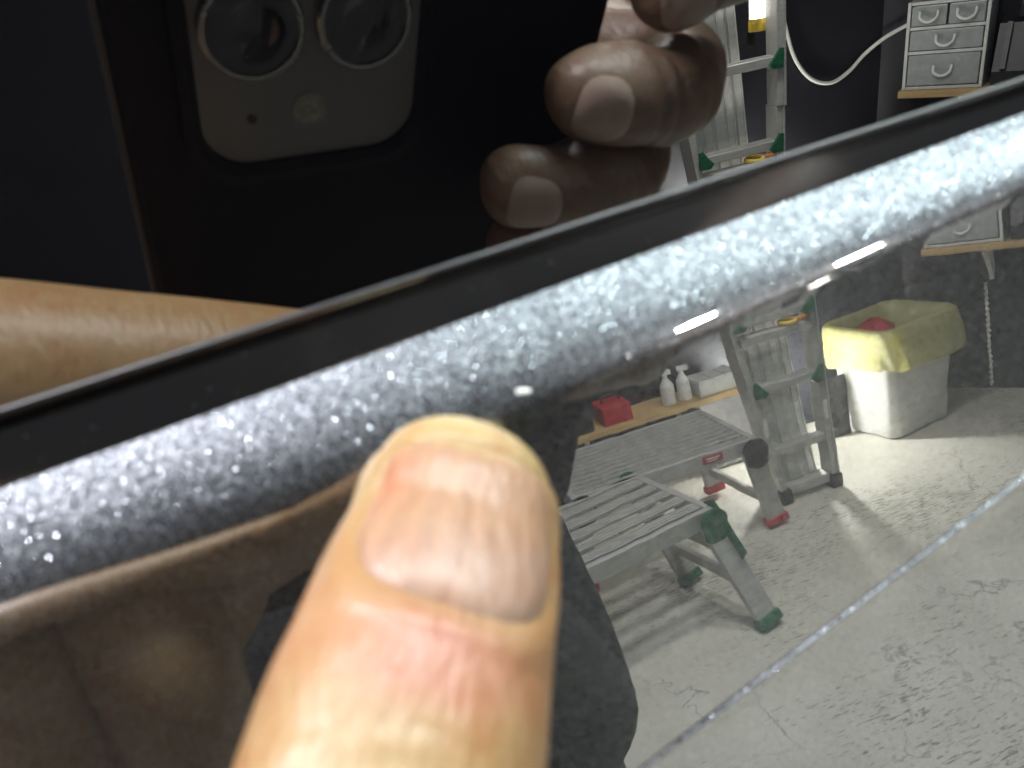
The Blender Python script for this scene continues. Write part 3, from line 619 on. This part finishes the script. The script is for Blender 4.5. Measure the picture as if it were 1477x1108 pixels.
# -- work platforms
def platform(label, loc, rz, L, Wd, H, slats, capm, footm, legspec, braces=True, ribs=False, stick=None):
    t = thing('work_platform', label, 'work platform', loc, rz, None)
    rh = 0.062
    for s in (0, 1):
        bm = bmesh.new(); box(bm, (-L / 2, -Wd * s + (0.011 if s else -0.011), H - rh / 2), (L, 0.022, rh), bev=0.003); rl = mesh('side_rail', bm, M['alu'], t)
        if stick and s == 0:
            mesh('red_label', bx((-0.20, 0.0012, H - rh / 2 + 0.006), (0.085, 0.003, 0.032)), M['red'], rl)
            bm = bmesh.new(); box(bm, (-0.20, 0.0034, H - rh / 2 + 0.011), (0.06, 0.0014, 0.005)); box(bm, (-0.205, 0.0034, H - rh / 2 + 0.001), (0.045, 0.0014, 0.004)); mesh('label_print', bm, M['label'], rl)
    for x in (-0.0135, -L + 0.0135): mesh('end_rail', bx((x, -Wd / 2, H - rh / 2 + 0.001), (0.027, Wd - 0.046, rh), bev=0.003), M['alu'], t)
    gap = (Wd - 0.046) / slats
    base = None
    for k in range(slats):
        y = -0.023 - gap * (k + 0.5); w = gap * (0.60 if not ribs else 0.46)
        if base is None:
            bm = bmesh.new(); box(bm, (0, 0, 0.004), (L - 0.056, w, 0.012), bev=0.002)
            m_ = 3 if not ribs else 2
            for q in range(m_): box(bm, (0, (q - (m_ - 1) / 2) * w / m_, 0.0105), (L - 0.056, w * 0.10, 0.005))
            base = mesh('slat', bm, M['alu'], t); o = base
        else: o = base.copy(); COL.objects.link(o)
        o.location = (-L / 2, y, H - 0.012)
    for nm, a, b in legspec:
        bm = bmesh.new(); bar(bm, a, b, 0.026, 0.080, (1, 0, 0), 0.003); lg = mesh('leg', bm, M['alu'], t)
        d = (V3(b) - V3(a)).normalized(); bm = bmesh.new(); bar(bm, V3(b) - d * 0.030, V3(b) + d * 0.004, 0.042, 0.094, (1, 0, 0), 0.006); mesh('rubber_foot', bm, M[footm], lg)
        bm = bmesh.new(); m_ = V3(a) * 0.55 + V3(b) * 0.45; up_ = V3((1, 0, 0)); nn = (up_ - d * up_.dot(d)).normalized(); bar(bm, m_ + nn * 0.0145 - d * 0.045, m_ + nn * 0.0145 + d * 0.045, 0.0022, 0.040, (1, 0, 0)); mesh('sticker', bm, M['label'], lg)
        bm = bmesh.new()
        for k in range(4): c = m_ + nn * 0.0162 + d * (-0.032 + k * 0.018); bar(bm, c - d * 0.004, c + d * 0.004, 0.0012, 0.028 - 0.006 * (k % 2), (1, 0, 0))
        mesh('sticker_print', bm, M['ink'], lg)
        bm = bmesh.new(); c = V3(a); n0 = 12
        pts = [(0.052 * math.cos(q) * (1.25 if -2.4 < q < -0.7 else 1), 0.050 * math.sin(q) * (1.45 if -2.4 < q < -0.7 else 1)) for q in [2 * math.pi * k / 14 - math.pi for k in range(14)]]
        side = 1 if abs(c.y) < Wd / 2 else -1
        f = bm.faces.new([bm.verts.new((c.x + u, c.y + side * 0.034, c.z + v)) for u, v in pts]); g = bmesh.ops.extrude_face_region(bm, geom=[f]); bmesh.ops.translate(bm, verts=[v for v in g['geom'] if isinstance(v, bmesh.types.BMVert)], vec=(0, side * 0.012, 0))
        for q in range(5): a_ = 2 * math.pi * q / 5; cylinder(bm, (c.x + 0.03 * math.cos(a_), c.y + side * 0.044, c.z + 0.028 * math.sin(a_)), (c.x + 0.03 * math.cos(a_), c.y + side * 0.050, c.z + 0.028 * math.sin(a_)), 0.007, 8)
        mesh('hinge', bm, M[capm], t)
        if nm:
            bm = bmesh.new(); dn = (V3(b) - c).normalized(); ax = V3((0, 1, 0)); ax = (ax - dn * ax.dot(dn)).normalized(); nn = ax.cross(dn); nn = nn if nn.x > 0 else -nn
            f = bm.faces.new([bm.verts.new(c + nn * 0.028 + ax * u + dn * v) for u, v in ((-0.10, -0.045), (0.045, -0.05), (0.05, 0.03), (0.046, 0.15), (0.012, 0.17), (-0.03, 0.13), (-0.045, 0.05), (-0.105, 0.02))])
            g = bmesh.ops.extrude_face_region(bm, geom=[f]); bmesh.ops.translate(bm, verts=[q for q in g['geom'] if isinstance(q, bmesh.types.BMVert)], vec=nn * 0.010)
            for u, v in ((-0.07, -0.02), (0.02, -0.02), (0.0, 0.05), (0.025, 0.10), (-0.02, 0.02)): cylinder(bm, c + nn * 0.037 + ax * u + dn * v, c + nn * 0.044 + ax * u + dn * v, 0.009, 10)
            mesh('hinge_plate', bm, M[capm], t)
    for a, b in ((0, 1), (2, 3)):
        if b < len(legspec):
            A0, A1 = map(V3, legspec[a][1:]); B0, B1 = map(V3, legspec[b][1:])
            for f in ((0.62, 0.30) if braces else (0.72,)):
                bm = bmesh.new(); bar(bm, A0 * (1 - f) + A1 * f, B0 * (1 - f) + B1 * f, 0.024, 0.036, (0, 0, 1), 0.003); mesh('cross_bar', bm, M['alu'], t)
    return t
platform('silver work platform with ridged deck, black hinges and red rubber feet', (1.405, -2.53, 0), 0, 0.78, 0.46, 0.40, 10, 'darkmetal', 'red',
         [(0, (-0.03, -0.015, 0.36), (0.035, -0.012, 0.02)), (0, (-0.03, -0.44, 0.36), (-0.015, -0.42, 0.02)), (0, (-0.75, -0.015, 0.36), (-0.80, 0.0, 0.02)), (0, (-0.75, -0.44, 0.36), (-0.80, -0.44, 0.02))], braces=False, ribs=True, stick=True)
platform('silver work platform with open slats and green hinges and feet', (0.995, -2.135, 0), R(-12), 1.0, 0.44, 0.40, 5, 'green', 'green',
         [(1, (-0.03, -0.015, 0.36), (0.025, 0.15, 0.015)), (0, (-0.03, -0.42, 0.36), (0.02, -0.235, 0.015)), (0, (-0.97, -0.015, 0.36), (-1.03, 0.12, 0.015)), (0, (-0.97, -0.42, 0.36), (-1.03, -0.26, 0.015))])
platform('short silver slatted step standing alone left of the person', (-0.60, -1.93, 0), R(-6), 0.34, 0.30, 0.30, 4, 'darkmetal', 'darkmetal',
         [(0, (-0.03, -0.015, 0.26), (0.02, 0.02, 0.015)), (0, (-0.03, -0.28, 0.26), (0.02, -0.31, 0.015)), (0, (-0.31, -0.015, 0.26), (-0.36, 0.02, 0.015)), (0, (-0.31, -0.28, 0.26), (-0.36, -0.31, 0.015))])
# -- the waste bin and its bag
BM = Matrix.Rotation(R(-10), 4, 'Z'); BC = V3((2.44, -3.04, 0))
bn = thing('waste_bin', 'white tapered plastic waste bin standing in the dark corner', 'waste bin', BC, R(-10))
def rr3(hx, hy, r, z, n=6): return [V3((x, y, z)) for x, y in rrect(-hx, hx, -hy, hy, r, n)]
bm = bmesh.new()
rows = [rr3(0.148, 0.112, 0.04, 0.004), rr3(0.158, 0.12, 0.042, 0.012), rr3(0.172, 0.136, 0.042, 0.25), rr3(0.187, 0.150, 0.042, 0.50), rr3(0.196, 0.159, 0.044, 0.502), rr3(0.197, 0.160, 0.044, 0.515), rr3(0.182, 0.146, 0.04, 0.515), rr3(0.165, 0.13, 0.04, 0.24), rr3(0.15, 0.115, 0.038, 0.016)]
V = grid(bm, rows, True); bm.faces.new(V[0][::-1]); bm.faces.new(V[-1]); mesh('body', bm, M['binp'], bn, smooth=True)
bn.scale = (1.2, 1.2, 1.03)
bg = thing('bin_bag', 'thin yellow plastic bag folded over the rim of the white waste bin', 'bin bag', BC, R(-10))
bm = bmesh.new(); rows = []
base = rrect(-1, 1, -1, 1, 0.26, 14)
for j, (hx, hy, z, amp) in enumerate([(0.120, 0.09, 0.10, 0.010), (0.138, 0.105, 0.25, 0.010), (0.165, 0.130, 0.42, 0.004), (0.180, 0.144, 0.515, 0.001), (0.192, 0.156, 0.532, 0.003), (0.203, 0.167, 0.522, 0.004), (0.209, 0.172, 0.48, 0.007), (0.212, 0.176, 0.43, 0.010), (0.214, 0.178, 0.375, 0.013), (0.216, 0.180, 0.335, 0.015)]):
    row = []
    for k, (u, v) in enumerate(base):
        a = math.atan2(v, u); w = amp * (math.sin(a * 9 + j * 0.25) + 0.6 * math.sin(a * 17 + 2 + j * 0.6)); dz = 0.018 * math.sin(a * 3 + 1) * (j > 7) + 0.006 * math.sin(a * 11) * (j > 5)
        row.append(V3((u * (hx + w * 0.8), v * (hy + w * 0.8), z + dz)))
    rows.append(row)
grid(bm, rows, True); mesh('film', bm, M['bag'], bg, smooth=True); bg.scale = (1.2, 1.2, 1.03)
rb = tag(mesh('crumpled_rag', lathe(bmesh.new(), [(0.02, 0), (0.09, 0.02), (0.10, 0.06), (0.05, 0.10), (0.02, 0.105)], 14), M['red'], smooth=True), 'dull red crumpled rag inside the yellow bag', 'rag')
for v in rb.data.vertices: v.co += V3((math.sin(v.co.y * 80), math.sin(v.co.z * 90), math.sin(v.co.x * 85))) * 0.012
rb.location = BC + V3((-0.09, 0.02, 0.44))
# -- side wall shelf (60 degree wall) with drawers
SH = Matrix.Translation((2.69, -3.08, 0.79)) @ Matrix.Rotation(math.atan2(0.8, 0.6), 4, 'Z')        # local x along the wall, -y into it
sh = thing('wall_shelf', 'raw timber shelf on the side wall carrying the clear drawer unit', 'shelf', mat=SH)
mesh('board', bx((0.55, -0.122, -0.016), (1.1, 0.248, 0.032), bev=0.002), M['wood'], sh)
for x in (0.25, 0.8):
    bm = bmesh.new(); bar(bm, (x, -0.225, -0.05), (x, -0.225, -0.22), 0.02, 0.02); bar(bm, (x, -0.05, -0.042), (x, -0.215, -0.20), 0.02, 0.012); mesh('bracket', bm, M['white'], sh)
dr = thing('drawer_unit', 'clear plastic desk drawer unit with white curved handles on the timber shelf', 'drawers', mat=SH @ Matrix.Translation((0.012, -0.012, 0.0005)) @ Matrix.Diagonal((1.12, 1.05, 1.06, 1)))
w_, d_, h_ = 0.285, 0.19, 0.345
bm = bmesh.new()
for x in (0.006, w_ - 0.006): box(bm, (x, -d_ / 2, h_ / 2), (0.012, d_, h_), bev=0.002)
for z in (0.007, 0.148, 0.243, h_ - 0.007): box(bm, (w_ / 2, -d_ / 2, z), (w_ - 0.026, d_ - 0.006, 0.012))
box(bm, (w_ / 2, -d_ + 0.004, h_ / 2), (w_ - 0.026, 0.006, h_ - 0.03)); mesh('frame', bm, M['clear'], dr)
for x0, x1, z0, z1 in ((0.016, w_ - 0.016, 0.017, 0.139), (0.016, w_ - 0.016, 0.157, 0.234), (0.016, 0.139, 0.252, h_ - 0.016), (0.146, w_ - 0.016, 0.252, h_ - 0.016)):
    d1 = mesh('drawer', bx(((x0 + x1) / 2, -0.07, (z0 + z1) / 2), (x1 - x0, 0.14, z1 - z0), bev=0.004), M['smoke'], dr)
    cx = (x0 + x1) / 2; cz = (z0 + z1) / 2
    bm = bmesh.new(); tube(bm, catmull([(cx - 0.032, 0.002, cz + 0.018), (cx - 0.028, 0.014, cz - 0.008), (cx, 0.017, cz - 0.022), (cx + 0.028, 0.014, cz - 0.008), (cx + 0.032, 0.002, cz + 0.018)], 5), 0.0055, 8); mesh('handle', bm, M['handlep'], d1, smooth=True)
bm = bmesh.new(); box(bm, (0.15, -0.09, 0.372), (0.24, 0.15, 0.05), Matrix.Rotation(0.06, 3, 'Y'), 0.012)
for k in range(5): box(bm, (0.06 + 0.045 * k, -0.015 + 0.003 * k, 0.37), (0.03, 0.012, 0.035), bev=0.004)
o = mesh('tool_pouch', bm, M['orange']); o.matrix_world = SH @ Matrix.Translation((0.02, -0.015, 0.026)); tag(o, 'bright orange plastic pouch lying on top of the clear drawers', 'pouch')
t = thing('tool_case', 'black tool case with sloping lid beside the clear drawers on the shelf', 'tool case', mat=SH @ Matrix.Translation((0.36, -0.02, 0)))
bm = bmesh.new(); V = [[bm.verts.new((x, y, z)) for y, z in ((0, 0.002), (0, 0.06), (-0.08, 0.24), (-0.19, 0.26), (-0.19, 0.002))] for x in (0, 0.36)]
for k in range(5): bm.faces.new((V[0][k], V[0][(k + 1) % 5], V[1][(k + 1) % 5], V[1][k]))
bm.faces.new(V[0]); bm.faces.new(V[1]); mesh('body', bm, M['black'], t)
bm = bmesh.new(); bar(bm, (0.04, 0.012, 0.07), (0.04, -0.066, 0.245), 0.02, 0.02); mesh('handle', bm, M['darkmetal'], t)
t = thing('bottle', 'white capped dark bottle standing behind the black tool case on the shelf', 'bottle', mat=SH @ Matrix.Translation((0.44, -0.11, 0.262)))
mesh('body', lathe(bmesh.new(), [(0.02, 0), (0.028, 0.002), (0.028, 0.05), (0.016, 0.07)], 16), M['black'], t, smooth=False)
mesh('cap', lathe(bmesh.new(), [(0.02, 0.0705), (0.026, 0.0705), (0.024, 0.12), (0.012, 0.124)], 16), M['white'], t)
# -- cable drooping along the back wall
pts = [(2.15, -3.335, 1.60), (2.225, -3.335, 1.30), (2.265, -3.335, 1.15), (2.32, -3.335, 0.99), (2.41, -3.335, 0.88), (2.52, -3.333, 0.84), (2.62, -3.332, 0.875), (2.70, -3.325, 0.94), (2.77, -3.28, 1.00), (2.83, -3.20, 1.05)]
bm = bmesh.new(); tube(bm, catmull(pts, 8), 0.009, 10); tag(mesh('power_cable', bm, M['cable'], smooth=True), 'white cable drooping in a loop across the dark wall from ladder to drawers', 'cable')
# -- dangling cord on the side wall below the shelf
bm = bmesh.new(); tube(bm, [tuple(SH @ V3((0.22 + 0.002 * math.sin(k * 1.7), -0.226, -0.235 - 0.009 * k - 0.0 * k))) for k in range(60)], [0.006 + 0.005 * (k % 3 == 0) for k in range(60)], 6)
tag(mesh('bead_cord', bm, M['cable'], smooth=False), 'thin beaded white cord hanging down the dark side wall', 'cord')
# -- low rack along the back wall
sf = thing('long_shelf', 'long low timber shelf along the back wall behind the platforms', 'shelf', (1.08, -3.23, 0.375))
mesh('board', bx((0, 0, 0), (1.36, 0.22, 0.026), bev=0.002), M['wood'], sf)
for x in (-0.62, -0.12, 0.36): mesh('post', bx((x, -0.085, -0.194), (0.022, 0.022, 0.36)), M['white'], sf)
for k, (x, lab) in enumerate(((1.355, 'left of the two white bottles on the long low shelf'), (1.44, 'right of the two white bottles on the long low shelf'))):
    t = thing('spray_bottle', lab, 'bottle', (x, -3.20, 0.3885), 0.4 * k, 'white bottles on the low shelf')
    mesh('body', lathe(bmesh.new(), [(0.02, 0), (0.032, 0.003), (0.033, 0.09), (0.012, 0.125), (0.012, 0.14)], 18), M['white'], t, smooth=False)
    mesh('cap', bx((0.008, 0, 0.152), (0.05, 0.022, 0.024), bev=0.004), M['handlep'], t)
t = thing('parts_tray', 'clear compartment tray at the right end of the long low shelf', 'tray', (1.60, -3.22, 0.3885))
mesh('body', bx((0, 0, 0.035), (0.22, 0.15, 0.07), bev=0.005), M['clear'], t)
for k in range(3): mesh('lid', bx((-0.072 + 0.072 * k, 0, 0.0735), (0.066, 0.14, 0.006)), M['handlep'], t)
for k, (x, w, h, m_) in enumerate(((0.55, 0.22, 0.17, 'black'), (0.86, 0.20, 0.14, 'darkmetal'), (1.08, 0.14, 0.09, 'red'))):
    lab = ['black tool box on the left of the long low shelf', 'dark steel tool box in the middle of the long low shelf', 'red tool box beside the white bottles on the long low shelf'][k]
    t = thing('tool_box', lab, 'tool box', (x, -3.22, 0.3885)); mesh('body', bx((0, 0, h / 2), (w, 0.14, h), bev=0.006), M[m_], t)
    bm = bmesh.new(); tube(bm, catmull([(-w * 0.3, 0, h), (-w * 0.25, 0, h + 0.03), (w * 0.25, 0, h + 0.03), (w * 0.3, 0, h)], 4), 0.005, 8); mesh('handle', bm, M['darkmetal'], t)
cn = thing('steel_locker', 'low grey sheet steel locker under the right end of the long shelf', 'locker', (1.62, -3.25, 0))
mesh('body', bx((0, 0, 0.178), (0.30, 0.16, 0.355), bev=0.004), M['steel'], cn); mesh('door', bx((0, 0.083, 0.178), (0.28, 0.006, 0.33), bev=0.002), M['steel'], cn)
mesh('dark_sheet', bx((0, 0, 0.15), (0.10, 0.012, 0.30)), M['black']).location = (2.17, -3.1, 0.002)
tag(bpy.data.objects['dark_sheet'], 'narrow black board leaning between the ladder and the white bin', 'board')
t = thing('carton', 'small open white carton on top of the black tool box', 'carton', (0.50, -3.21, 0.5640)); mesh('body', bx((0, 0, 0.03), (0.09, 0.10, 0.06), bev=0.002), M['white'], t)
mesh('flap', bx((0.0, 0.06, 0.056), (0.085, 0.03, 0.003), Matrix.Rotation(0.5, 3, 'X')), M['white'], t)

# the room, drawn up to its real distance behind the person
for o in list(S.objects):
    if o.parent is None and o.name.split('.')[0] not in ('camera', 'car_door', 'person', 'phone', 'ceiling_light', 'floor', 'ceiling'): o.location.y += 0.139
